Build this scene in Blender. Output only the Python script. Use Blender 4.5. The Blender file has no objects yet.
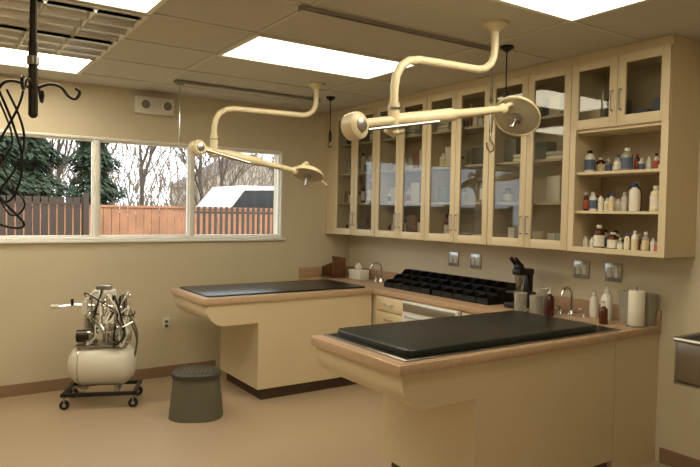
import bpy, bmesh, math, random
from mathutils import Vector, Matrix
random.seed(7)
R=math.radians
H=2.70
# ------------------------------------------------------------------ materials
def lin(c):
    o=[]
    for v in c:
        v/=255.0
        o.append(v/12.92 if v<=0.04045 else ((v+0.055)/1.055)**2.4)
    return (o[0],o[1],o[2],1)
MATS={}
def mat(name,rgb,rough=.5,metal=0,var=0.0,scale=8,bump=0,bscale=60,emit=0,spec=.5,trans=0,alpha=1):
    if name in MATS: return MATS[name]
    m=bpy.data.materials.new(name); m.use_nodes=True
    nt=m.node_tree; b=nt.nodes['Principled BSDF']
    b.inputs['Roughness'].default_value=rough; b.inputs['Metallic'].default_value=metal
    b.inputs['Specular IOR Level'].default_value=spec
    col=lin(rgb)
    b.inputs['Base Color'].default_value=col
    tc=nt.nodes.new('ShaderNodeTexCoord')
    if var>0:
        n=nt.nodes.new('ShaderNodeTexNoise'); n.inputs['Scale'].default_value=scale; n.inputs['Detail'].default_value=4
        nt.links.new(tc.outputs['Object'],n.inputs['Vector'])
        cr=nt.nodes.new('ShaderNodeValToRGB')
        cr.color_ramp.elements[0].position=.3; cr.color_ramp.elements[1].position=.7
        cr.color_ramp.elements[0].color=tuple(c*(1-var) for c in col[:3])+(1,)
        cr.color_ramp.elements[1].color=tuple(min(1,c*(1+var)) for c in col[:3])+(1,)
        nt.links.new(n.outputs['Fac'],cr.inputs['Fac']); nt.links.new(cr.outputs['Color'],b.inputs['Base Color'])
    if bump>0:
        n2=nt.nodes.new('ShaderNodeTexNoise'); n2.inputs['Scale'].default_value=bscale
        nt.links.new(tc.outputs['Object'],n2.inputs['Vector'])
        bp=nt.nodes.new('ShaderNodeBump'); bp.inputs['Strength'].default_value=bump; bp.inputs['Distance'].default_value=.005
        nt.links.new(n2.outputs['Fac'],bp.inputs['Height']); nt.links.new(bp.outputs['Normal'],b.inputs['Normal'])
    if emit>0:
        b.inputs['Emission Color'].default_value=col; b.inputs['Emission Strength'].default_value=emit
    if trans>0:
        b.inputs['Transmission Weight'].default_value=trans
    MATS[name]=m
    return m
def glassmat(name,tint,f0,f1):
    m=bpy.data.materials.new(name); m.use_nodes=True; nt=m.node_tree; nt.nodes.clear()
    o=nt.nodes.new('ShaderNodeOutputMaterial'); t=nt.nodes.new('ShaderNodeBsdfTransparent'); t.inputs[0].default_value=tint
    g=nt.nodes.new('ShaderNodeBsdfGlossy'); g.inputs['Roughness'].default_value=.03
    lw=nt.nodes.new('ShaderNodeLayerWeight'); lw.inputs['Blend'].default_value=.5
    pw=nt.nodes.new('ShaderNodeMath'); pw.operation='POWER'; pw.inputs[1].default_value=4
    mu=nt.nodes.new('ShaderNodeMath'); mu.operation='MULTIPLY_ADD'; mu.inputs[1].default_value=f1; mu.inputs[2].default_value=f0
    nt.links.new(lw.outputs['Facing'],pw.inputs[0]); nt.links.new(pw.outputs[0],mu.inputs[0])
    mx=nt.nodes.new('ShaderNodeMixShader'); nt.links.new(mu.outputs[0],mx.inputs[0])
    nt.links.new(t.outputs[0],mx.inputs[1]); nt.links.new(g.outputs[0],mx.inputs[2]); nt.links.new(mx.outputs[0],o.inputs[0])
    return m
WALL=mat('wall_paint',(216,205,180),.75,var=.02,scale=2,bump=.05)
CEIL=mat('ceiling_tile',(202,196,184),.8,var=.05,scale=90,bump=.25,bscale=180)
GRID=mat('ceiling_grid',(210,203,188),.5)
PANEL=mat('light_diffuser',(255,243,214),.6,emit=9.0)
FLOOR=mat('vinyl_floor',(180,160,134),.34,var=.07,scale=120)
BASEB=mat('vinyl_baseboard',(148,122,96),.5)
CREAM=mat('cabinet_laminate',(221,205,172),.42,var=.015,scale=3)
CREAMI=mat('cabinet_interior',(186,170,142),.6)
TOP=mat('counter_laminate',(184,154,124),.38,var=.16,scale=70)
EDGE=mat('counter_edge',(200,172,142),.4,var=.12,scale=60)
BLACKM=mat('rubber_mat',(16,25,25),.3,var=.6,scale=55,bump=.35,bscale=120)
STEEL=mat('brushed_steel',(172,170,166),.3,metal=1)
LOUV=mat('louver_aluminium',(200,198,192),.22,metal=1)
CHROME=mat('chrome',(215,215,212),.12,metal=1)
DSTEEL=mat('dark_steel',(70,66,60),.35,metal=1)
LAMP=mat('lamp_enamel',(226,213,180),.32)
WHITE=mat('white_plastic',(232,229,220),.4)
OFFW=mat('offwhite_enamel',(228,225,215),.28)
BLACK=mat('black_plastic',(16,16,17),.35)
GREYP=mat('grey_plastic',(100,98,84),.5,bump=.1)
GREYD=mat('dark_grey_plastic',(66,65,57),.5)
RUB=mat('rubber',(24,23,22),.6)
FRAME=mat('window_frame',(244,243,238),.35)
DARKK=mat('toe_kick',(74,58,44),.6)
WOOD=mat('brown_wood',(104,68,42),.5,var=.25,scale=20)
GLASS=glassmat('window_glass',(.97,.985,.98,1),.02,.3)
CGLASS=glassmat('cabinet_glass',(.90,.91,.89,1),.04,.45)
AMBER=mat('amber_bottle',(84,38,18),.2)
CLEARP=mat('translucent_plastic',(206,202,190),.25,trans=.5)
PAPER=mat('paper',(236,230,214),.8)
# ------------------------------------------------------------------ mesh builder
class B:
    def __init__(s,name): s.name=name; s.bm=bmesh.new(); s.m=[]
    def mi(s,m):
        if m not in s.m: s.m.append(m)
        return s.m.index(m)
    def box(s,x0,x1,y0,y1,z0,z1,m,bev=0):
        i=s.mi(m); bm=s.bm
        v=[bm.verts.new(p) for p in ((x0,y0,z0),(x1,y0,z0),(x1,y1,z0),(x0,y1,z0),(x0,y0,z1),(x1,y0,z1),(x1,y1,z1),(x0,y1,z1))]
        fs=[]
        for q in ((3,2,1,0),(4,5,6,7),(0,1,5,4),(1,2,6,5),(2,3,7,6),(3,0,4,7)):
            f=bm.faces.new([v[k] for k in q]); f.material_index=i; fs.append(f)
        if bev>0:
            es=list({e for f in fs for e in f.edges})
            r=bmesh.ops.bevel(bm,geom=es,offset=bev,segments=2,affect='EDGES',profile=.5)
            for f in r['faces']: f.material_index=i; f.smooth=True
        return s
    def ring(s,c,a,b,r,seg):
        return [s.bm.verts.new(c+a*(r*math.cos(2*math.pi*k/seg))+b*(r*math.sin(2*math.pi*k/seg))) for k in range(seg)]
    def bridge(s,A,C,i):
        n=len(A)
        for k in range(n):
            f=s.bm.faces.new((A[k],A[(k+1)%n],C[(k+1)%n],C[k])); f.material_index=i; f.smooth=True
    def cap(s,A,i,flip=False):
        f=s.bm.faces.new(A[::-1] if flip else A); f.material_index=i
    def tube(s,pts,r,m,seg=8,closed=False):
        i=s.mi(m); P=[Vector(p) for p in pts]; n=len(P)
        rr=r if isinstance(r,(list,tuple)) else [r]*n
        T=[]
        for k in range(n):
            if closed: t=P[(k+1)%n]-P[k-1]
            elif k==0: t=P[1]-P[0]
            elif k==n-1: t=P[-1]-P[-2]
            else: t=(P[k+1]-P[k]).normalized()+(P[k]-P[k-1]).normalized()
            if t.length<1e-9: t=Vector((0,0,1))
            T.append(t.normalized())
        up=Vector((0,0,1)) if abs(T[0].z)<.9 else Vector((1,0,0))
        a=T[0].cross(up).normalized(); rings=[]
        for k in range(n):
            a=(a-T[k]*a.dot(T[k])).normalized(); b=T[k].cross(a)
            rings.append(s.ring(P[k],a,b,rr[k],seg))
        for k in range(n-1): s.bridge(rings[k],rings[k+1],i)
        if closed: s.bridge(rings[-1],rings[0],i)
        else: s.cap(rings[0],i,True); s.cap(rings[-1],i)
        return s
    def cyl(s,p0,p1,r,m,seg=16,r1=None):
        return s.tube([p0,p1],[r,r if r1 is None else r1],m,seg)
    def lathe(s,c,prof,m,seg=20,axis=(0,0,1),sx=1,sy=1):
        i=s.mi(m); ax=Vector(axis).normalized(); up=Vector((0,0,1)) if abs(ax.z)<.9 else Vector((1,0,0))
        a=up.cross(ax).normalized(); b=ax.cross(a); c=Vector(c); rings=[]
        for (r,h) in prof:
            rings.append(s.ring(c+ax*h,a*sx,b*sy,max(r,1e-4),seg))
        for k in range(len(rings)-1): s.bridge(rings[k],rings[k+1],i)
        s.cap(rings[0],i,True); s.cap(rings[-1],i)
        return s
    def sphere(s,c,r,m,seg=16,sc=(1,1,1)):
        i=s.mi(m); n=max(6,seg//2)
        c=Vector(c); rings=[]
        for k in range(n+1):
            t=math.pi*k/n; rad=max(1e-4,math.sin(t)*r); z=-math.cos(t)*r
            rings.append([s.bm.verts.new((c.x+sc[0]*rad*math.cos(2*math.pi*j/seg),c.y+sc[1]*rad*math.sin(2*math.pi*j/seg),c.z+sc[2]*z)) for j in range(seg)])
        for k in range(n): s.bridge(rings[k],rings[k+1],i)
        return s
    def prism(s,poly,y0,y1,m):
        "poly in xz, extruded along y"
        i=s.mi(m)
        A=[s.bm.verts.new((x,y0,z)) for x,z in poly]; C=[s.bm.verts.new((x,y1,z)) for x,z in poly]
        n=len(A)
        f=s.bm.faces.new(A); f.material_index=i; f=s.bm.faces.new(C[::-1]); f.material_index=i
        for k in range(n):
            f=s.bm.faces.new((A[k],C[k],C[(k+1)%n],A[(k+1)%n])); f.material_index=i; f.smooth=True
        return s
    def done(s,M=None,parent=None):
        bm=s.bm
        if M is not None: bm.transform(M)
        bmesh.ops.recalc_face_normals(bm,faces=bm.faces)
        xs=[v.co for v in bm.verts]
        lo=Vector((min(v.x for v in xs),min(v.y for v in xs),min(v.z for v in xs))); hi=Vector((max(v.x for v in xs),max(v.y for v in xs),max(v.z for v in xs)))
        c=Vector(((lo.x+hi.x)/2,(lo.y+hi.y)/2,lo.z))
        bmesh.ops.translate(bm,verts=bm.verts,vec=-c)
        me=bpy.data.meshes.new(s.name); bm.to_mesh(me); bm.free()
        for m in s.m: me.materials.append(m)
        try: me.set_sharp_from_angle(angle=R(40))
        except Exception: pass
        o=bpy.data.objects.new(s.name,me); o.location=c; bpy.context.collection.objects.link(o)
        if parent: o.parent=parent; o.location=c-parent.location
        return o
def arc(cx,cz,r,a0,a1,n,y=None):
    o=[]
    for k in range(n+1):
        a=R(a0+(a1-a0)*k/n); o.append((cx+r*math.cos(a),cz+r*math.sin(a)))
    return o
def smooth(pts,n=6):
    P=[Vector(p) for p in pts]; P=[P[0]]+P+[P[-1]]; o=[]
    for k in range(1,len(P)-2):
        for j in range(n):
            t=j/n; a,b,c,d=P[k-1],P[k],P[k+1],P[k+2]
            o.append(.5*((2*b)+(c-a)*t+(2*a-5*b+4*c-d)*t*t+(3*b-a-3*c+d)*t**3))
    o.append(P[-2]); return o
# ------------------------------------------------------------------ room shell
XL,YB=-5.4,-7.8
WX0,WX1,WZ0,WZ1=-3.74,-.87,1.32,2.24
b=B('floor'); b.box(XL-.2,.2,YB-.2,.2,-.1,0,FLOOR); b.done()
b=B('ceiling'); b.box(XL-.2,.2,YB-.2,.2,H,H+.1,CEIL); b.done()
b=B('wall_back')
b.box(XL-.2,WX0,0,.2,0,H,WALL); b.box(WX1,.2,0,.2,0,H,WALL); b.box(WX0,WX1,0,.2,0,WZ0,WALL); b.box(WX0,WX1,0,.2,WZ1,H,WALL); b.done()
b=B('wall_right'); b.box(0,.2,YB-.2,0,0,H,WALL); b.done()
b=B('wall_left'); b.box(XL-.2,XL,YB-.2,0,0,H,WALL); b.done()
b=B('wall_front'); b.box(XL,0,YB-.2,YB,0,H,WALL); b.done()
b=B('baseboard_back'); b.box(XL,-1.6,-.012,0,0,.10,BASEB); b.done()
b=B('baseboard_right'); b.box(-.012,0,YB,-3.72,0,.10,BASEB); b.done()
b=B('baseboard_left'); b.box(XL,XL+.012,YB,-.02,0,.10,BASEB); b.done()
# ceiling grid
gy=[-.45-.65*k for k in range(-0,12)]
b=B('trim_1')
for y in gy: b.box(XL,0,y-.012,y+.012,H-.006,H,GRID)
for k,y in enumerate(gy[:-1]):
    xs=[-1.02,-2.32,-3.62,-4.92] if k not in (0,1,3) else [-1.02,-2.32,-2.97,-4.27]
    for x in xs: b.box(x-.012,x+.012,y-.65,y,H-.006,H,GRID)
for x in (-1.02,-2.32,-3.62,-4.92): b.box(x-.012,x+.012,-.45,0,H-.006,H,GRID)
b.done()
def light_panel(x0,x1,y0,y1):
    b=B('ceiling_light_panel'); w=.03
    b.box(x0,x1,y0,y0+w,H-.014,H-.001,OFFW); b.box(x0,x1,y1-w,y1,H-.014,H-.001,OFFW)
    b.box(x0,x0+w,y0+w,y1-w,H-.014,H-.001,OFFW); b.box(x1-w,x1,y0+w,y1-w,H-.014,H-.001,OFFW)
    b.box(x0+w,x1-w,y0+w,y1-w,H-.008,H-.002,PANEL); b.done()
light_panel(-2.32,-1.02,-2.40,-1.75)
light_panel(-4.27,-2.97,-1.10,-.45)
light_panel(-2.32,-1.02,-4.35,-3.70)
light_panel(-4.27,-2.97,-3.05,-2.40)
light_panel(-4.92,-3.62,-6.95,-6.30)
def vent(x0,x1,y0,y1):
    b=B('ceiling_louver_grille'); w=.03; z=H
    b.box(x0,x1,y0,y0+w,z-.02,z-.001,OFFW); b.box(x0,x1,y1-w,y1,z-.02,z-.001,OFFW)
    b.box(x0,x0+w,y0+w,y1-w,z-.02,z-.001,OFFW); b.box(x1-w,x1,y0+w,y1-w,z-.02,z-.001,OFFW)
    b.box(x0+w,x1-w,y0+w,y1-w,z-.006,z-.001,LOUV)
    n=3; i=b.mi(LOUV)
    for k in range(n):
        cy=y0+w+(y1-y0-2*w)*(k+.5)/n; hw_=(y1-y0-2*w)/n/2
        prev=None
        for j in range(9):
            t=j/8*2-1; yy=cy+hw_*t*.98; zz=z-.008-.03*t*t
            cur=[b.bm.verts.new((x0+w,yy,zz)),b.bm.verts.new((x1-w,yy,zz))]
            if prev:
                f=b.bm.faces.new((prev[0],prev[1],cur[1],cur[0])); f.material_index=i; f.smooth=True
            prev=cur
        for q in range(1,5):
            xx=x0+w+(x1-x0-2*w)*q/5
            b.prism([(xx-.022,z-.012),(xx-.004,z-.038),(xx+.004,z-.038),(xx+.022,z-.012)],cy-hw_,cy+hw_,LOUV)
    b.done()
vent(-4.27,-2.97,-2.38,-1.77); vent(-4.27,-2.97,-1.73,-1.12)
# ------------------------------------------------------------------ window
b=B('window_1')
f=.022
def fr(x0,x1,z0,z1,ya,yb,w=f,m=FRAME):
    b.box(x0,x1,ya,yb,z0,z0+w,m,.004); b.box(x0,x1,ya,yb,z1-w,z1,m,.004)
    b.box(x0,x0+w,ya,yb,z0+w,z1-w,m,.004); b.box(x1-w,x1,ya,yb,z0+w,z1-w,m,.004)
fr(WX0,WX1,WZ0,WZ1,-.005,.08)
m1,m2=-1.86,-2.74
for mx in (m1,m2): b.box(mx-.02,mx+.02,.0,.08,WZ0+.02,WZ1-.02,FRAME,.004)
for a,c in ((WX0+.02,m2-.018),(m2+.018,m1-.018),(m1+.018,WX1-.02)):
    fr(a,c,WZ0+.022,WZ1-.022,.02,.06,.018)
    b.box(a+.018,c-.018,.038,.042,WZ0+.04,WZ1-.04,GLASS)
b.box(WX0-.03,WX1+.03,-.03,-.004,WZ0-.025,WZ0-.001,FRAME,.005)
b.done()
# ------------------------------------------------------------------ peninsulas
BF=-.50
def peninsula(L,y0,y1,bx,rx):
    b=B('exam_table_peninsula'); top=.90; sb=.846
    b.box(L,rx,y0,y1,sb,top-.002,EDGE,.006); b.box(L+.008,rx-.0,y0+.008,y1-.008,top-.004,top,TOP)
    r=.15
    poly=[(L+.03,sb),(L+.03,sb-.03)]+arc(L+.03+r,sb-.03,r,180,270,10)[1:]+[(bx,sb-.03-r),(bx,.10),(rx,.10),(rx,sb)]
    b.prism(poly,y0+.015,y1-.015,CREAM)
    b.box(bx+.05,rx,y0+.05,y1-.05,0,.10,DARKK)
    return b
b=peninsula(-2.185,-3.70,-2.88,-1.67,-.48); b.done()
b=peninsula(-2.18,-1.20,-.36,-1.70,BF-.032)
b.done()
# wall counter
b=B('base_cabinet_counter')
b.box(-.475,-.003,-3.70,-2.875,.852,.90,TOP,.004)
b.box(BF-.03,-.003,-2.872,-.38,.852,.90,TOP,.004)
b.box(-.66,-.003,-.356,-.003,.852,.90,TOP,.004)
b.box(-.475,-.003,-3.685,-2.88,.0,.85,CREAM)
b.box(BF,-.003,-2.86,-.36,.10,.85,CREAM); b.box(BF+.05,-.003,-2.86,-.01,0,.10,DARKK); b.box(-.64,-.003,-.35,-.01,.0,.85,CREAM)
b.box(-.025,-.003,-3.70,-.003,.90,1.0,TOP,.004); b.box(-.66,-.03,-.022,-.003,.90,1.0,TOP,.004)
ys=-1.23
for w in (.42,.0,.42):
    if w>0:
        for z0,z1 in ((.12,.34),(.35,.56),(.57,.70),(.71,.84)):
            b.box(BF-.02,BF,ys-w+.005,ys-.005,z0,z1,CREAM,.004)
            zc=(z0+z1)/2
            b.tube([(BF-.022,ys-w/2-.06,zc),(BF-.045,ys-w/2-.05,zc),(BF-.045,ys-w/2+.05,zc),(BF-.022,ys-w/2+.06,zc)],.005,STEEL,6)
        ys-=w
    else: ys-=.72
b.done()
b=B('undercounter_refrigerator')
b.box(BF-.055,BF-.005,-2.36,-1.67,.11,.845,OFFW,.012); b.box(BF-.064,BF-.055,-2.34,-1.69,.76,.83,STEEL,.003)
b.tube([(BF-.06,-2.3,.72),(BF-.09,-2.28,.72),(BF-.09,-1.75,.72),(BF-.06,-1.73,.72)],.008,STEEL,8); b.done()
# mats & trays
b=B('wet_table_tray')
b.box(-2.12,-.40,-3.665,-2.915,.9005,.907,STEEL,.002); b.box(-2.10,-.42,-3.645,-2.935,.907,.909,DSTEEL); b.done()
def rr_mat(name,x0,x1,y0,y1,z0,z1,r,m):
    b=B(name); i=b.mi(m); rings=[]
    for (ins,z) in ((0,z0),(0,z1-.008),(.004,z1-.002),(.01,z1)):
        pts=[]
        for cx,cy,a0 in ((x1-r,y1-r,0),(x0+r,y1-r,90),(x0+r,y0+r,180),(x1-r,y0+r,270)):
            for k in range(6):
                a=R(a0+90*k/5); pts.append(b.bm.verts.new((cx+(r-ins)*math.cos(a),cy+(r-ins)*math.sin(a),z)))
        rings.append(pts)
    for k in range(3): b.bridge(rings[k],rings[k+1],i)
    b.cap(rings[0],i,True); b.cap(rings[-1],i); return b
rr_mat('exam_mat',-2.07,-.56,-3.63,-2.95,.9095,.943,.05,BLACKM).done()
rr_mat('exam_mat',-2.13,-.56,-1.14,-.43,.9005,.914,.04,BLACKM).done()
# ------------------------------------------------------------------ upper cabinets
CF,ZB,ZT=-.33,1.37,2.64
def door(b,y0,y1,z0,z1,hs):
    s=.055; x0,x1=CF-.02,CF
    b.box(x0,x1,y0,y0+s,z0,z1,CREAM,.002); b.box(x0,x1,y1-s,y1,z0,z1,CREAM,.002)
    b.box(x0,x1,y0+s,y1-s,z0,z0+s+.01,CREAM,.002); b.box(x0,x1,y0+s,y1-s,z1-s,z1,CREAM,.002)
    b.box(x0+.009,x0+.012,y0+s,y1-s,z0+s,z1-s,CGLASS)
    yh=y0+.028 if hs<0 else y1-.028
    zc=z0+.10
    b.tube([(x0,yh,zc),(x0-.028,yh,zc+.005),(x0-.028,yh,zc+.125),(x0,yh,zc+.13)],.005,STEEL,6)
w=.376; y0c=-.20
def carcass(b,ya,yb,z0,shelves):
    t=.018
    b.box(CF,-.001,ya,ya+t,z0,ZT,CREAM); b.box(CF,-.001,yb-t,yb,z0,ZT,CREAM)
    b.box(CF,-.001,ya+t,yb-t,z0,z0+t,CREAM); b.box(CF,-.001,ya+t,yb-t,ZT-t,ZT,CREAM)
    b.box(-.012,-.001,ya+t,yb-t,z0+t,ZT-t,CREAMI)
    for z in shelves: b.box(CF+.03,-.012,ya+t,yb-t,z,z+.018,CREAMI)
sh=[1.69,2.0,2.31]
for k in range(4):
    ya=y0c-2*w*(k+1); yb=y0c-2*w*k
    b=B('glass_door_cabinet'); carcass(b,ya,yb,ZB,sh)
    door(b,ya+.003,ya+w-.002,ZB+.003,ZT-.003,1); door(b,ya+w+.002,yb-.003,ZB+.003,ZT-.003,-1)
    b.box(CF,-.001,ya,yb,ZT,H-.002,CREAM); b.done()
b=B('cabinet_filler_panel'); b.box(CF,-.003,y0c+.001,-.003,ZB,H-.002,CREAM); b.done()
ye=-3.90; yd=y0c-8*w
b=B('open_shelf_cabinet'); ZS=2.19
t=.02
b.box(CF-.0,-.001,ye,ye+t,ZB,ZT,CREAM); b.box(CF,-.001,yd-t,yd-.001,ZB,ZT,CREAM)
b.box(CF,-.001,ye+t,yd-t,ZB,ZB+t,CREAM); b.box(CF,-.001,ye+t,yd-t,ZS-.02,ZS,CREAM); b.box(CF,-.001,ye+t,yd-t,ZT-t,ZT,CREAM)
b.box(-.012,-.001,ye+t,yd-t,ZB+t,ZT-t,CREAMI); b.box(CF,-.001,ye,yd-.001,ZT,H-.002,CREAM)
for z in (1.63,1.89): b.box(CF+.005,-.012,ye+t,yd-t,z,z+.018,CREAM)
b.box(CF-.02,CF,ye,ye+.045,ZB,ZS,CREAM); b.box(CF-.02,CF,yd-.045,yd-.002,ZB,ZS,CREAM); b.box(CF-.02,CF,ye+.045,yd-.045,ZB,ZB+.035,CREAM)
hw=(yd-ye)/2
door(b,ye+.002,ye+hw-.002,ZS,ZT-.003,1); door(b,ye+hw+.002,yd-.003,ZS,ZT-.003,-1)
b.done()
# bottles etc.
LAB=[mat('label_%d'%i,c,.6) for i,c in enumerate([(232,226,210),(190,90,70),(90,105,130),(220,205,165),(232,228,215),(226,220,206)])]
BCOL=[WHITE,AMBER,WHITE,CLEARP,AMBER,mat('cream_bottle',(226,214,180),.4),WHITE]
CAPS=[WHITE,mat('blue_cap',(50,80,150),.4),mat('red_cap',(160,50,40),.4),BLACK,WHITE,WHITE]
def bottle(b,x,y,z,r,h,m,c,l):
    b.lathe((x,y,z),[(r*.94,0),(r,.004),(r,h*.68),(r*.85,h*.76),(r*.42,h*.83),(r*.42,h*.86)],m,12)
    b.lathe((x,y,z),[(r*1.02,h*.12),(r*1.03,h*.121),(r*1.03,h*.58),(r*1.02,h*.581)],l,12)
    b.lathe((x,y,z),[(r*.5,h*.86),(r*.52,h*.87),(r*.52,h*.99),(r*.4,h)],c,12)
for z,rows_,hm in ((1.39,2,.13),(1.648,2,.13),(1.908,2,.11)):
    b=B('medicine_bottles')
    for row in range(rows_):
        y=yd-.05
        while y>ye+.06:
            r=random.uniform(.014,.028); h=random.uniform(.55,1.1)*hm
            if random.random()<.16: h*=1.45; r=.034
            if random.random()<.86 and not (z>1.9 and y<-3.55 and row==0):
                bottle(b,(-.24 if row==0 else -.12)+random.uniform(-.02,.02),y-r,z+.0005,r,h,random.choice(BCOL),random.choice(CAPS),random.choice(LAB))
            y-=2*r+random.uniform(.002,.016)
    b.done()
CC=[mat('store_%d'%i,c,.6) for i,c in enumerate([(216,208,190),(180,178,170),(84,96,120),(140,112,84),(204,188,158),(66,64,62),(110,114,104),(150,96,76),(222,218,206),(224,218,204)])]
for k in range(4):
    ya=y0c-2*w*(k+1)+.03; yb=y0c-2*w*k-.03
    b=B('stored_supplies')
    for z in [ZB+.018]+[s+.018 for s in sh]:
        y=yb
        while y>ya+.1:
            kind=random.random()
            if kind<.28:
                ww=random.uniform(.05,.14); hh=random.uniform(.06,.2); d=random.uniform(.08,.16)
                if y-ww<ya: break
                b.box(-.24+random.uniform(0,.04),-.22+d+.02,y-ww,y,z+.0005,z+hh,random.choice(CC),.003); y-=ww+.02
            elif kind<.66:
                r=random.uniform(.02,.042)
                bottle(b,-.20,y-r,z+.0005,r,random.uniform(.1,.22),random.choice(BCOL),random.choice(CAPS),random.choice(LAB)); y-=2*r+.015
            elif kind<.78:
                n=random.randint(2,4)
                for q in range(n): 
                    if y-.16>ya: b.box(-.26,-.06,y-.15,y,z+.0005+q*.03,z+q*.03+.027,random.choice([CC[0],CC[1],CC[8],CC[9]]),.006)
                y-=.17
            else: y-=random.uniform(.06,.16)
    b.done()
b=B('stored_supplies')
for yy,hh in ((-3.78,.16),(-3.66,.1),(-3.45,.2),(-3.32,.14)):
    b.box(-.26,-.1,yy-.05,yy+.04,ZS+.0005,ZS+hh,random.choice(CC),.003)
b.done()
# ------------------------------------------------------------------ surgical lamps
def surg(mx,my,jx,jz,bx,bz,br,hx,hz,tilt):
    b=B('surgical_lamp'); pz=2.42
    b.lathe((mx,my,H-.001),[(.075,0),(.075,-.012),(.045,-.03),(.028,-.05)],LAMP,20)
    path=[(mx,my,H-.03),(mx,my,pz+.14),(mx-.005,my,pz+.09),(mx-.03,my,pz+.045),(mx-.075,my,pz+.012),(mx-.13,my,pz),
          ((mx+jx)/2,my,pz-.005),(jx+.16,my,pz-.01),(jx+.09,my,pz-.025),(jx+.04,my,pz-.06),(jx+.012,my,pz-.11),(jx,my,pz-.18),(jx,my,jz+.05)]
    b.tube(path,.022,LAMP,12)
    b.cyl((jx,my,jz+.11),(jx,my,jz-.045),.03,LAMP,16)
    b.cyl((jx,my,jz+.075),(jx,my,jz+.085),.034,STEEL,16)
    b.tube([(jx-.04,my-.0,jz-.02),(jx,my,jz-.04),(jx+.05,my,jz-.02)],.026,LAMP,12)
    ax=Vector((.25,-1,.1))
    b.lathe(Vector((bx,my,bz))-ax.normalized()*.045,[(br*.75,0),(br*.97,.012),(br,.03),(br,.06),(br*.97,.078),(br*.75,.09)],LAMP,24,axis=ax)
    b.lathe(Vector((bx,my,bz))+ax.normalized()*.045,[(br*.5,0),(br*.5,.006),(br*.2,.01)],STEEL,20,axis=ax)
    P0=Vector((bx,my,bz+.005)); P1=Vector((hx-.12,my,hz+.03))
    b.tube([P0,P0.lerp(P1,.25),P0.lerp(P1,.27),P0.lerp(P1,.62),P0.lerp(P1,.64),P1],[.024,.028,.036,.036,.026,.022],LAMP,12)
    b.tube([P0+Vector((.06,-.03,-.02)),P0.lerp(P1,.5)+Vector((0,-.035,-.03))],.008,STEEL,8)
    b.sphere(P1,.034,LAMP,14)
    hc=Vector((hx,my,hz)); ax=Vector((math.sin(tilt)*-.8,-.25,-math.cos(tilt))).normalized()
    side=ax.cross(Vector((0,1,0))).normalized()
    b.tube(smooth([P1,P1+Vector((.04,-.02,.03)),hc-ax*.09+Vector((-.02,0,.02)),hc-ax*.05],5),.014,LAMP,8)
    b.lathe(hc-ax*.055,[(.03,0),(.075,.004),(.118,.02),(.14,.045),(.143,.062),(.136,.064),(.13,.05)],LAMP,28,axis=ax)
    b.lathe(hc,[(.131,-.006),(.131,.0),(.09,.006),(.05,.008)],mat('lamp_lens',(186,176,152),.2),28,axis=ax)
    b.lathe(hc,[(.034,.004),(.034,.03),(.014,.04),(.012,.10),(.009,.105)],STEEL,14,axis=ax)
    b.tube([hc+side*.14,hc+side*.19+ax*.01,hc+side*.21+ax*.02],.009,LAMP,8)
    return b.done()
surg(-1.315,-3.415,-2.03,2.06,-2.268,2.03,.068,-1.12,2.19,R(50))
surg(-1.234,-1.288,-2.149,2.077,-2.283,2.08,.062,-1.31,1.92,R(22))
# IV tracks
def track(x0,x1,y,hx,zb_):
    b=B('iv_ceiling_track')
    b.box(x0,x1,y-.022,y-.008,H-.022,H-.0065,STEEL); b.box(x0,x1,y+.008,y+.022,H-.022,H-.0065,STEEL); b.box(x0,x1,y-.022,y+.022,H-.0066,H-.0061,DSTEEL)
    b.box(x0-.008,x0,y-.024,y+.024,H-.034,H-.0062,STEEL); b.box(x1,x1+.008,y-.024,y+.024,H-.034,H-.0062,STEEL)
    b.box(hx-.03,hx+.03,y-.015,y+.015,H-.045,H-.02,STEEL,.003)
    b.cyl((hx,y,H-.04),(hx,y,zb_+.1),.0075,CHROME,8)
    b.cyl((hx,y,zb_+.22),(hx,y,zb_+.1),.011,CHROME,8)
    hk=[(hx,y,zb_+.1),(hx,y,zb_+.05),(hx+.025,y,zb_+.02),(hx+.03,y,zb_-.01),(hx,y,zb_-.03),(hx-.03,y,zb_-.005),(hx-.035,y,zb_+.03)]
    b.tube(smooth(hk,4),.005,CHROME,8)
    b.tube([(hx,y,zb_+.28),(hx-.02,y,zb_+.30),(hx-.005,y,zb_+.33),(hx+.018,y,zb_+.31),(hx,y,zb_+.28)],.004,CHROME,6)
    b.done()
track(-2.26,-.855,-.69,-2.22,2.08); track(-2.36,-.906,-3.03,-.93,2.05)
def pend(x,y,zb_):
    b=B('hanging_cable_pendant')
    b.lathe((x,y,H-.001),[(.045,0),(.045,-.012),(.02,-.03),(.006,-.04)],BLACK,16)
    b.cyl((x,y,H-.03),(x,y,zb_+.1),.0045,BLACK,8)
    b.lathe((x,y,zb_),[(.006,0),(.014,.01),(.017,.05),(.013,.09),(.005,.12)],BLACK,12)
    b.tube(smooth([(x,y,zb_+.02),(x-.02,y,zb_-.02),(x-.005,y,zb_-.05),(x+.02,y,zb_-.03)],4),.005,BLACK,6)
    b.done()
pend(-.885,-3.11,2.3); pend(-.81,-.84,2.27)
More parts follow.
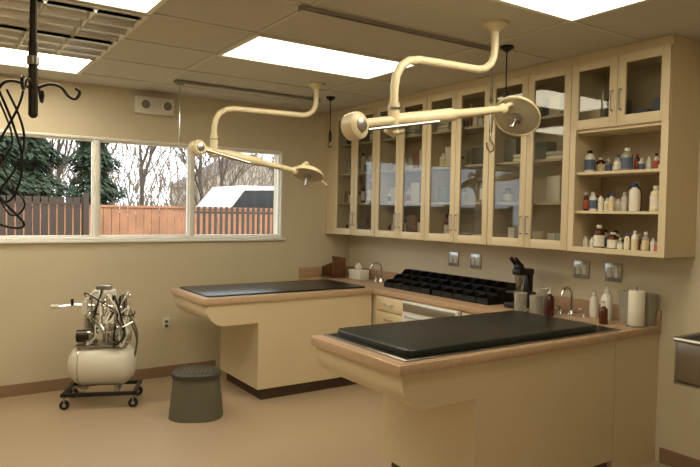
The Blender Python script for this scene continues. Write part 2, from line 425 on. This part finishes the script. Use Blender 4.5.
# left IV hanger
x,y=-3.69,-3.44
b=B('iv_pole_hanger')
b.lathe((x,y,H-.001),[(.06,0),(.06,-.012),(.02,-.03)],DSTEEL,20)
b.cyl((x,y,H-.02),(x,y,2.14),.013,DSTEEL,12); b.cyl((x,y,2.2),(x,y,1.95),.016,DSTEEL,12); b.cyl((x,y,2.12),(x,y,2.15),.021,STEEL,12); b.sphere((x,y,1.945),.017,DSTEEL,12)
for a in (-10,70,170,250):
    d=Vector((math.cos(R(a)),math.sin(R(a)),0)); P=Vector((x,y,2.03))
    pts=[P,P+d*.05+Vector((0,0,.025)),P+d*.09+Vector((0,0,.02)),P+d*.115+Vector((0,0,-.01)),P+d*.14+Vector((0,0,-.02)),P+d*.155+Vector((0,0,.005)),P+d*.14+Vector((0,0,.02))]
    b.tube(smooth(pts,4),.0055,DSTEEL,8)
ivh=b.done()
b=B('coiled_breathing_tube')
x2=x-.09; y2=y+.03
pts=[]
for k in range(90):
    t=k/89; a=t*2*math.pi*2.2
    pts.append((x2+.01+.055*math.sin(a),y2+.02*math.cos(a),2.03-.50*abs(math.sin(math.pi*t))))
b.tube(pts,.0045,RUB,6)
b.tube(smooth([(x2-.02,y2,2.03),(x2+.03,y2,1.9),(x2+.06,y2,1.76),(x2+.02,y2,1.63),(x2-.05,y2,1.66),(x2-.07,y2,1.8),(x2-.03,y2,1.95),(x2-.08,y2,2.05)],6),.0048,RUB,6)
b.tube(smooth([(x2-.03,y2+.03,2.03),(x2+.03,y2+.03,1.85),(x2-.03,y2+.03,1.72),(x2+.02,y2+.03,1.58),(x2+.07,y2+.03,1.62),(x2+.0,y2+.03,1.75),(x2-.05,y2+.03,1.98)],6),.004,DSTEEL,6)
b.done(parent=ivh)
# emergency light
b=B('emergency_light'); ex,ez=-2.24,2.56
b.box(ex-.18,ex+.18,-.07,-.001,ez-.075,ez+.08,WHITE,.012)
for s_ in (-.1,.1):
    b.lathe((ex+s_,-.07,ez+.0),[(.035,0),(.05,.012),(.055,.04),(.05,.045)],WHITE,20,axis=(0,-1,0)); b.lathe((ex+s_,-.114,ez),[(.04,0),(.038,.003)],mat('lens',(120,118,110),.15),20,axis=(0,-1,0))
b.done()
def plate(x,y,z,axis,dark=False):
    b=B('wall_outlet'); 
    if axis=='y':
        b.box(x-.036,x+.036,-.008,-.001,z-.058,z+.058,WHITE,.003)
        for s_ in (-.02,.02): b.box(x-.016,x+.016,-.011,-.008,z+s_-.013,z+s_+.013,GREYP)
    else:
        b.box(-.010,-.001,y-.065,y+.065,z-.065,z+.065,STEEL,.003)
        for s_ in (-.028,.028):
            b.box(-.014,-.010,y+s_-.017,y+s_+.017,z-.035,z+.035,GREYD if dark else WHITE,.002)
    b.done()
plate(-2.10,0,.51,'y'); plate(0,-1.72,1.2,'x'); plate(0,-2.0,1.2,'x'); plate(0,-3.08,1.22,'x'); plate(0,-3.34,1.22,'x')
# ------------------------------------------------------------------ counter items
def organizer(ya,yb):
    b=B('parts_bin_organizer'); n=5; ww=(yb-ya)/n; i=b.mi(BLACK)
    for k in range(n):
        a=ya+k*ww
        for (x0,x1,z0,h) in ((-.36,-.25,.9005,.07),(-.25,-.15,.915,.10),(-.15,-.05,.93,.13)):
            t=.005
            b.box(x0,x1,a+.002,a+ww-.002,z0,z0+t,BLACK)
            b.box(x1-t,x1,a+.002,a+ww-.002,z0,z0+h,BLACK)
            b.box(x0,x0+t,a+.002,a+ww-.002,z0,z0+h*.7,BLACK)
            for yy in (a+.002,a+ww-.002-t):
                b.prism([(x0,z0),(x1,z0),(x1,z0+h),(x0+(x1-x0)*.4,z0+h),(x0,z0+h*.7)],yy,yy+t,BLACK)
            if random.random()<.6: b.box(x0+.02,x1-.02,a+.03,a+ww-.03,z0+.006,z0+h*random.uniform(.4,.65),random.choice([GREYD,GREYP,BLACK,CC[3],CC[5],CC[2]]))
    b.box(-.25,-.05,ya,yb,.9005,.915,BLACK); b.box(-.15,-.05,ya,yb,.915,.93,BLACK)
    b.done()
organizer(-2.50,-1.83); organizer(-1.81,-1.14)
def faucet(x,y,dx,dy):
    b=B('gooseneck_faucet'); z=.9005
    b.lathe((x,y,z),[(.028,0),(.028,.008),(.018,.02),(.014,.04)],CHROME,16)
    pts=[(x,y,z+.02),(x,y,z+.14),(x+dx*.02,y+dy*.02,z+.18),(x+dx*.06,y+dy*.06,z+.2),(x+dx*.11,y+dy*.11,z+.185),(x+dx*.135,y+dy*.135,z+.14)]
    b.tube(smooth(pts,5),.010,CHROME,10)
    for s_ in (-1,1):
        hx,hy=x-dy*.09*s_,y+dx*.09*s_
        b.lathe((hx,hy,z),[(.022,0),(.02,.01),(.014,.03),(.016,.045)],CHROME,12)
        b.tube([(hx,hy,z+.045),(hx+dx*.05,hy+dy*.05,z+.06)],.006,CHROME,8)
    b.done()
faucet(-.14,-.80,-1,0); faucet(-.16,-3.12,-1,-.1)
b=B('wooden_file_holder')
b.box(-.42,-.26,-.32,-.06,.9005,.92,WOOD,.003)
for k in range(4):
    yy=-.30+k*.07; b.box(-.41,-.27,yy,yy+.012,.92,1.08-.02*k,WOOD,.003)
b.box(-.27,-.26,-.32,-.06,.92,1.12,WOOD,.003); b.done()
b=B('tissue_box'); b.box(-.24,-.12,-.56,-.34,.9005,1.0,WHITE,.006); b.lathe((-.18,-.45,1.0),[(.03,0),(.045,.03),(.02,.06),(.004,.07)],PAPER,10); b.done()
b=B('countertop_microscope')
b.box(-.32,-.10,-2.76,-2.62,.9005,.94,BLACK,.008); b.box(-.15,-.10,-2.72,-2.66,.935,1.17,BLACK,.01)
b.box(-.30,-.16,-2.76,-2.62,1.01,1.025,BLACK,.003); b.box(-.27,-.10,-2.73,-2.65,1.15,1.20,BLACK,.012)
b.lathe((-.23,-2.69,1.04),[(.010,0),(.018,.02),(.028,.05),(.034,.115)],STEEL,14)
b.sphere((-.235,-2.69,1.21),.04,BLACK,14)
for s_ in (-.022,.022): b.cyl((-.235,-2.69+s_,1.22),(-.30,-2.69+s_,1.28),.016,BLACK,12)
for s_ in (-.05,.05): b.lathe((-.125,-2.69+s_-.012,1.0),[(.022,0),(.022,.024)],GREYD,14,axis=(0,1,0))
b.done()
b=B('plastic_storage_jar')
for yy,hh,xx in ((-2.84,.14,-.38),(-2.95,.13,-.34),(-2.90,.17,-.2)):
    b.lathe((xx,yy,.9005),[(.04,0),(.045,.01),(.047,hh-.03),(.049,hh-.03),(.049,hh),(.035,hh+.004)],CLEARP,16)
b.done()
def pump(name,x,y,h,r,m):
    b=B(name); z=.9005
    b.lathe((x,y,z),[(r*.95,0),(r,.006),(r,h*.6),(r*.8,h*.68),(r*.4,h*.74),(r*.4,h*.78)],m,16)
    b.lathe((x,y,z+h*.78),[(r*.5,0),(r*.5,h*.06),(.006,h*.065),(.006,h*.18)],WHITE,12)
    b.tube([(x+.005,y,z+h*.96),(x-.035,y,z+h*.98),(x-.045,y,z+h*.94)],.006,WHITE,8); b.done()
pump('soap_dispenser_bottle',-.33,-3.06,.2,.034,mat('brown_soap',(74,34,30),.25))
pump('soap_dispenser_bottle',-.10,-3.26,.2,.03,WHITE)
pump('soap_dispenser_bottle',-.13,-3.38,.25,.038,WHITE)
pump('soap_dispenser_bottle',-.28,-3.46,.15,.028,AMBER)
b=B('paper_towel_roll'); px_,py_=-.18,-3.63
b.lathe((px_,py_,.9005),[(.06,0),(.06,.008),(.012,.01)],STEEL,20)
b.lathe((px_,py_,.91),[(.048,0),(.051,.004),(.051,.22),(.048,.225),(.018,.225),(.018,.2)],PAPER,24); b.cyl((px_,py_,1.1),(px_,py_,1.16),.006,STEEL,8); b.done()
b=B('translucent_storage_tub'); i=b.mi(CLEARP)
def tubr(hx,hy,z,cx=-.078,cy=-3.575):
    return [b.bm.verts.new((cx+sx*hx,cy+sy*hy,z)) for sx,sy in ((-1,-1),(1,-1),(1,1),(-1,1))]
rs=[tubr(.035,.10,.9005),tubr(.045,.115,1.10),tubr(.05,.12,1.10),tubr(.05,.12,1.112),tubr(.04,.11,1.112),tubr(.032,.095,.91)]
for k in range(5): b.bridge(rs[k],rs[k+1],i)
b.cap(rs[0],i,True); b.cap(rs[-1],i); b.done()
# stainless sink
b=B('stainless_utility_sink')
x0,x1,y0,y1=-.56,-.015,-4.78,-4.10; zt=.94; zb2=.70
t=.012
b.box(x0,x1,y1-t,y1,zb2,zt,STEEL,.003); b.box(x0,x1,y0,y0+t,zb2,zt,STEEL,.003); b.box(x0,x0+t,y0+t,y1-t,zb2,zt,STEEL,.003); b.box(x1-.06,x1,y0+t,y1-t,zb2,zt,STEEL); b.box(x0,x1,y0,y1,zb2-.01,zb2+.01,STEEL)
b.tube([(x0-.005,y0,zt),(x0-.005,y1,zt)],.014,STEEL,8); b.tube([(x0,y1,zt),(x1,y1,zt)],.014,STEEL,8); b.box(x1-.02,x1,y0,y1,zt,zt+.2,STEEL,.003)
for xx in (x0+.16,x1-.05):
    for yy in (y0+.12,y1-.12): b.cyl((xx,yy,0),(xx,yy,zb2),.018,STEEL,12)
b.cyl((x0+.28,(y0+y1)/2,zb2),(x0+.28,(y0+y1)/2,.35),.025,CHROME,14)
b.done()
# ------------------------------------------------------------------ step stool
b=B('step_stool'); i=b.mi(GREYP); j=b.mi(GREYD)
def rr(hx,hy,r,z):
    o=[]
    for cx,cy,a0 in ((hx-r,hy-r,0),(-hx+r,hy-r,90),(-hx+r,-hy+r,180),(hx-r,-hy+r,270)):
        for k in range(6):
            a=R(a0+18*k); o.append(b.bm.verts.new((cx+r*math.cos(a),cy+r*math.sin(a),z)))
    return o
prev=None
for (hx,hy,r,z,mm) in ((.206,.188,.155,0,i),(.204,.186,.155,.03,i),(.176,.158,.14,.31,i),(.186,.168,.148,.312,j),(.186,.168,.148,.345,j),(.176,.158,.14,.354,j),(.155,.138,.12,.348,j)):
    cur=rr(hx,hy,r,z)
    if prev: b.bridge(prev,cur,mm)
    prev=cur
b.cap(prev,j)
for k in range(-3,4): b.box(k*.034-.006,k*.034+.006,-.09,.09,.348,.352,GREYP)
b.done(Matrix.Translation((-2.26,-1.26,0))@Matrix.Rotation(R(-28),4,'Z'))
# ------------------------------------------------------------------ compressor cart
b=B('dental_compressor_cart')
for sx in (-.26,.26):
    for sy in (-.17,.17):
        b.cyl((sx,sy-.014,.038),(sx,sy+.014,.038),.037,RUB,18); b.cyl((sx,sy-.016,.038),(sx,sy+.016,.038),.015,STEEL,10)
        b.tube([(sx,sy-.02,.038),(sx,sy-.02,.085),(sx,sy+.02,.085),(sx,sy+.02,.038)],.005,STEEL,6)
        b.cyl((sx,sy,.085),(sx,sy,.11),.012,STEEL,10)
b.box(-.29,.29,-.185,-.155,.10,.13,BLACK,.005); b.box(-.29,.29,.155,.185,.10,.13,BLACK,.005)
for sx in (-.27,.27): b.box(sx-.015,sx+.015,-.185,.185,.10,.13,BLACK,.005)
for sx in (-.13,.13): b.box(sx-.02,sx+.02,-.16,.16,.13,.16,STEEL); b.box(sx-.015,sx+.015,-.06,.06,.12,.2,STEEL)
r=.17; zc=.325
prof=[(.001,-.27),(.06,-.262),(.11,-.243),(.145,-.21),(r,-.17),(r,.17),(.145,.21),(.11,.243),(.06,.262),(.001,.27)]
b.lathe((0,0,zc),prof,OFFW,32,axis=(1,0,0))
b.lathe((0,0,zc),[(r+.002,-.172),(r+.002,-.165)],STEEL,32,axis=(1,0,0))
b.box(-.20,.2,-.12,.12,.483,.497,STEEL,.003)
for sx,sy in ((-.10,0),(.09,.0)):
    b.lathe((sx,sy,.492),[(.055,0),(.06,.01),(.06,.10),(.04,.12)],STEEL,20)
    for k in range(6): b.lathe((sx,sy,.61+k*.016),[(.03,0),(.052,.001),(.052,.006),(.03,.007)],CHROME,20)
    b.lathe((sx,sy,.705),[(.04,0),(.045,.01),(.045,.03),(.02,.045)],CHROME,16)
b.cyl((-.2,-.02,.56),(-.1,-.02,.56),.05,DSTEEL,18); b.cyl((.1,-.02,.56),(.22,-.02,.56),.045,STEEL,18)
b.cyl((0,.05,.49),(0,.05,.93),.014,CHROME,10)
b.box(-.09,.09,-.02,.10,.84,.93,OFFW,.012); b.box(-.06,.06,.0,.08,.93,.97,STEEL,.008)
b.cyl((-.13,.06,.49),(-.13,.06,.86),.03,WHITE,14); b.cyl((.13,.07,.49),(.13,.07,.84),.028,STEEL,14)
for gx in (-.05,.05):
    b.lathe((gx,-.02,.885),[(.03,0),(.032,.004),(.032,.02),(.026,.022)],CHROME,18,axis=(0,-1,0)); b.lathe((gx,-.043,.885),[(.026,0),(.025,.001)],WHITE,18,axis=(0,-1,0))
b.tube([(-.0,.03,.80),(-.22,.02,.81),(-.34,.0,.80)],.011,CHROME,8); b.cyl((-.34,0,.80),(-.40,0,.80),.018,WHITE,12); b.cyl((-.24,0,.81),(-.24,0,.86),.012,BLACK,8)
b.tube([(.0,.03,.80),(.2,.02,.78),(.24,.0,.70)],.011,CHROME,8)
b.cyl((.17,-.02,.78),(.17,-.02,.9),.02,STEEL,12); b.cyl((-.14,-.03,.74),(-.14,-.03,.84),.022,WHITE,12)
rnd=random.Random(3)
for k in range(22):
    a=Vector((rnd.uniform(-.14,.2),rnd.uniform(-.08,.02),rnd.uniform(.70,.90)))
    c=Vector((rnd.uniform(-.12,.26),rnd.uniform(-.14,-.02),rnd.uniform(.50,.78)))
    mid=(a+c)/2+Vector((rnd.uniform(-.08,.12),rnd.uniform(-.12,-.04),rnd.uniform(-.16,-.04)))
    b.tube(smooth([a,a+Vector((.02,-.04,.03)),mid,c+Vector((0,-.03,-.02)),c],5),rnd.choice([.006,.008,.005]),rnd.choice([CHROME,GREYP,WHITE,STEEL,WHITE,RUB]),7)
b.tube(smooth([(.2,-.03,.74),(.27,-.05,.6),(.26,-.04,.42),(.22,-.06,.30),(.27,-.02,.5),(.21,0,.68)],5),.008,GREYP,7)
b.done(Matrix.Translation((-2.80,-.55,0))@Matrix.Rotation(R(-22),4,'Z'))
# ------------------------------------------------------------------ exterior
GRASS=mat('lawn',(120,112,74),.9,var=.3,scale=3); FENW=mat('cedar_fence',(160,112,82),.7,var=.2,scale=4); FEND=mat('dark_fence',(62,46,36),.6)
BARK=mat('bark',(88,76,66),.9,var=.25,scale=12); NEED=mat('evergreen_needles',(46,62,40),.9,var=.5,scale=6); SID=mat('house_siding',(168,160,150),.8); ROOF=mat('house_roof',(92,84,82),.9,var=.15)
TWIG=mat('twigs',(120,102,86),.9,var=.3,scale=5)
GZ=.3
b=B('ground_outside'); b.box(-60,80,.25,120,GZ-.3,GZ,GRASS); b.done()
b=B('cedar_fence')
x=-7.0
while x<14: 
    b.box(x,x+.135,6.0,6.02,GZ,1.62,FENW); x+=.145
b.box(-7,14,6.02,6.06,.6,.68,FENW); b.box(-7,14,6.02,6.06,1.35,1.43,FENW); b.box(-7,14,5.97,6.05,1.62,1.66,FENW)
b.done()
def picket(xa,xb,y,top,sp,th):
    b=B('picket_fence'); x=xa
    while x<xb: b.box(x,x+th,y,y+.02,GZ,top,FEND); x+=sp
    b.box(xa,xb,y-.01,y+.03,top-.12,top-.08,FEND); b.box(xa,xb,y-.01,y+.03,.65,.69,FEND)
    x=xa
    while x<=xb+.01: b.box(x-.04,x+.04,y-.03,y+.05,GZ,top+.06,FEND); x+=2.0
    b.done()
picket(-8,-1.95,4.2,1.76,.11,.09); picket(-.35,7.65,4.2,1.66,.10,.042)
def tree(x,y,h,seed,spread=.5,rad=.12):
    rn=random.Random(seed); b=B('bare_tree')
    def grow(p,d,L,r,lv):
        n=4; pts=[p]; q=p.copy(); dd=d.copy()
        for k in range(n):
            dd=(dd+Vector((rn.uniform(-.15,.15),rn.uniform(-.15,.15),rn.uniform(-.03,.12)))).normalized(); q=q+dd*(L/n); pts.append(q.copy())
        b.tube(pts,[max(.007,r*(1-.45*k/n)) for k in range(n+1)],BARK,(8,6,4,3,3,3)[lv])
        if lv>=5 : return
        for k in range(3 if lv<4 else 2):
            t=rn.randint(1,n) if lv==0 else rn.randint(2,n); a=rn.uniform(0,2*math.pi)
            nd=(dd+Vector((math.cos(a),math.sin(a),rn.uniform(0,.4)))*spread*1.3).normalized()
            grow(pts[t],nd,L*rn.uniform(.55,.75),r*.5,lv+1)
        grow(q,(dd+Vector((rn.uniform(-.2,.2),rn.uniform(-.2,.2),.1))).normalized(),L*.7,r*.55,lv+1)
    grow(Vector((x,y,GZ-.05)),Vector((0,0,1)),h*.3,rad,0); b.done()
for k,(x,y,h,s) in enumerate(((.9,14,9,1),(4.6,15,8,2),(-.6,17,9,3),(8.5,14,9,4),(2.6,18,10,5),(12,18,10,6),(-3.6,18,9,8),(14,22,11,9),(0.2,20,11,10),(6.2,21,12,11))):
    tree(x,y,h,s,rad=.05+.006*h)
def evergreen(x,y,h,w_,seed):
    rn=random.Random(seed); b=B('evergreen_tree')
    b.tube([(x,y,GZ-.05),(x,y,GZ+h)],[.16,.02],BARK,8); i=b.mi(NEED)
    for k in range(7000):
        t=rn.random()**.8; z=GZ+.4+t*(h-.4); rad=w_*(1-t)*rn.uniform(.2,1.0)**.6*(.7+.3*math.sin(z*9+rn.random()))+.04; a=rn.uniform(0,2*math.pi)
        c=Vector((x+rad*math.cos(a),y+rad*math.sin(a),z-rad*.25)); o=Vector((math.cos(a+rn.uniform(-.5,.5)),math.sin(a),-.35+rn.uniform(-.3,.3))); s_=Vector((-math.sin(a),math.cos(a),0))
        L=rn.uniform(.10,.22); W=rn.uniform(.03,.07)
        vs=[b.bm.verts.new(c-o*L*.5),b.bm.verts.new(c+s_*W+Vector((0,0,-.03))),b.bm.verts.new(c+o*L*.7+Vector((0,0,-.04))),b.bm.verts.new(c-s_*W+Vector((0,0,-.03)))]
        f_=b.bm.faces.new(vs); f_.material_index=i
    b.done()
evergreen(-3.0,7.8,5.0,1.1,1); evergreen(-2.1,9.6,5.6,1.3,4); evergreen(-.5,11,5.2,1.25,2)
b=B('woodland_brush'); i=b.mi(TWIG); rn=random.Random(5)
for k in range(5200):
    x=rn.uniform(-12,24); y=rn.uniform(24,30); z=GZ+rn.random()**1.5*4.2; L=rn.uniform(.4,1.5); ww=rn.uniform(.012,.04)
    d=Vector((rn.uniform(-.7,.7),0,1)).normalized()*L
    P=Vector((x,y,z)); s_=Vector((ww,0,0))
    f_=b.bm.faces.new([b.bm.verts.new(P-s_),b.bm.verts.new(P+s_),b.bm.verts.new(P+d+s_*.4),b.bm.verts.new(P+d-s_*.4)]); f_.material_index=i
b.done()
def house(x,y,w_,d,h,rh):
    b=B('neighbor_house'); b.box(x,x+w_,y,y+d,GZ,GZ+h,SID)
    b.prism([(x,GZ+h),(x+w_/2,GZ+h+rh),(x+w_,GZ+h)],y,y+d,SID)
    b.prism([(x-.3,GZ+h-.1),(x+w_/2,GZ+h+rh+.12),(x+w_+.3,GZ+h-.1),(x+w_/2,GZ+h+rh)],y-.3,y+d+.3,ROOF)
    for k in range(3):
        xx=x+w_*(k+.5)/3; b.box(xx-.45,xx+.45,y-.04,y,GZ+1,GZ+2.2,OFFW); b.box(xx-.38,xx+.38,y-.06,y-.04,GZ+1.07,GZ+2.13,BLACK)
    b.done()
house(11.5,36,8,6,3.0,2.2); house(-6,34,7,5,2.8,2.0)
def car(x,y,z,m):
    b=B('parked_car'); q=1.42
    prof=[(0,.28),(0,.62),(.12,.84),(.9,.92),(1.4,1.34),(3.6,1.36),(4.15,.95),(4.25,.88),(4.3,.5),(4.25,.28)]
    b.prism([(x+px_,z+pz_*q) for px_,pz_ in prof],y,y+1.8,m)
    b.prism([(x+1.15,z+.95*q),(x+1.5,z+1.26*q),(x+2.3,z+1.28*q),(x+2.3,z+.95*q)],y-.01,y+1.81,BLACK)
    b.prism([(x+2.4,z+.95*q),(x+2.4,z+1.28*q),(x+3.5,z+1.28*q),(x+3.95,z+.95*q)],y-.01,y+1.81,BLACK)
    for wx in (.8,3.4):
        for yy in (y-.02,y+1.6): b.cyl((x+wx,yy,z+.34),(x+wx,yy+.22,z+.34),.34,RUB,20); b.cyl((x+wx,yy-.01,z+.34),(x+wx,yy+.23,z+.34),.19,STEEL,14)
    b.done()
car(.9,8.2,GZ,OFFW)
# ------------------------------------------------------------------ light
w_=bpy.data.worlds.new('World'); bpy.context.scene.world=w_; w_.use_nodes=True; nt=w_.node_tree
bg=nt.nodes['Background']; bg.inputs[0].default_value=(.91,.95,1,1); bg.inputs[1].default_value=3.4
s=bpy.data.lights.new('sun','SUN'); s.energy=2.2; s.angle=R(2); s.color=(1,.92,.8); so=bpy.data.objects.new('sun',s); bpy.context.collection.objects.link(so)
so.rotation_euler=Vector((-.5,1,-.75)).to_track_quat('-Z','Y').to_euler()
# ------------------------------------------------------------------ camera
a,p,r=R(33.806),R(1.935),R(1.036)
right=Vector((math.cos(a),-math.sin(a),0)); fw=Vector((math.sin(a)*math.cos(p),math.cos(a)*math.cos(p),-math.sin(p))); up=right.cross(fw)
rx=right*math.cos(r)+up*math.sin(r); uy=up*math.cos(r)-right*math.sin(r)
cd=bpy.data.cameras.new('camera'); cd.sensor_width=36; cd.lens=634.1/700*36; cd.clip_start=.05; cd.clip_end=300
co=bpy.data.objects.new('camera',cd); bpy.context.collection.objects.link(co)
M=Matrix((( rx.x,uy.x,-fw.x,-4.014),(rx.y,uy.y,-fw.y,-5.997),(rx.z,uy.z,-fw.z,1.61),(0,0,0,1)))
co.matrix_world=M
bpy.context.scene.camera=co
bpy.context.scene.view_settings.view_transform='Standard'
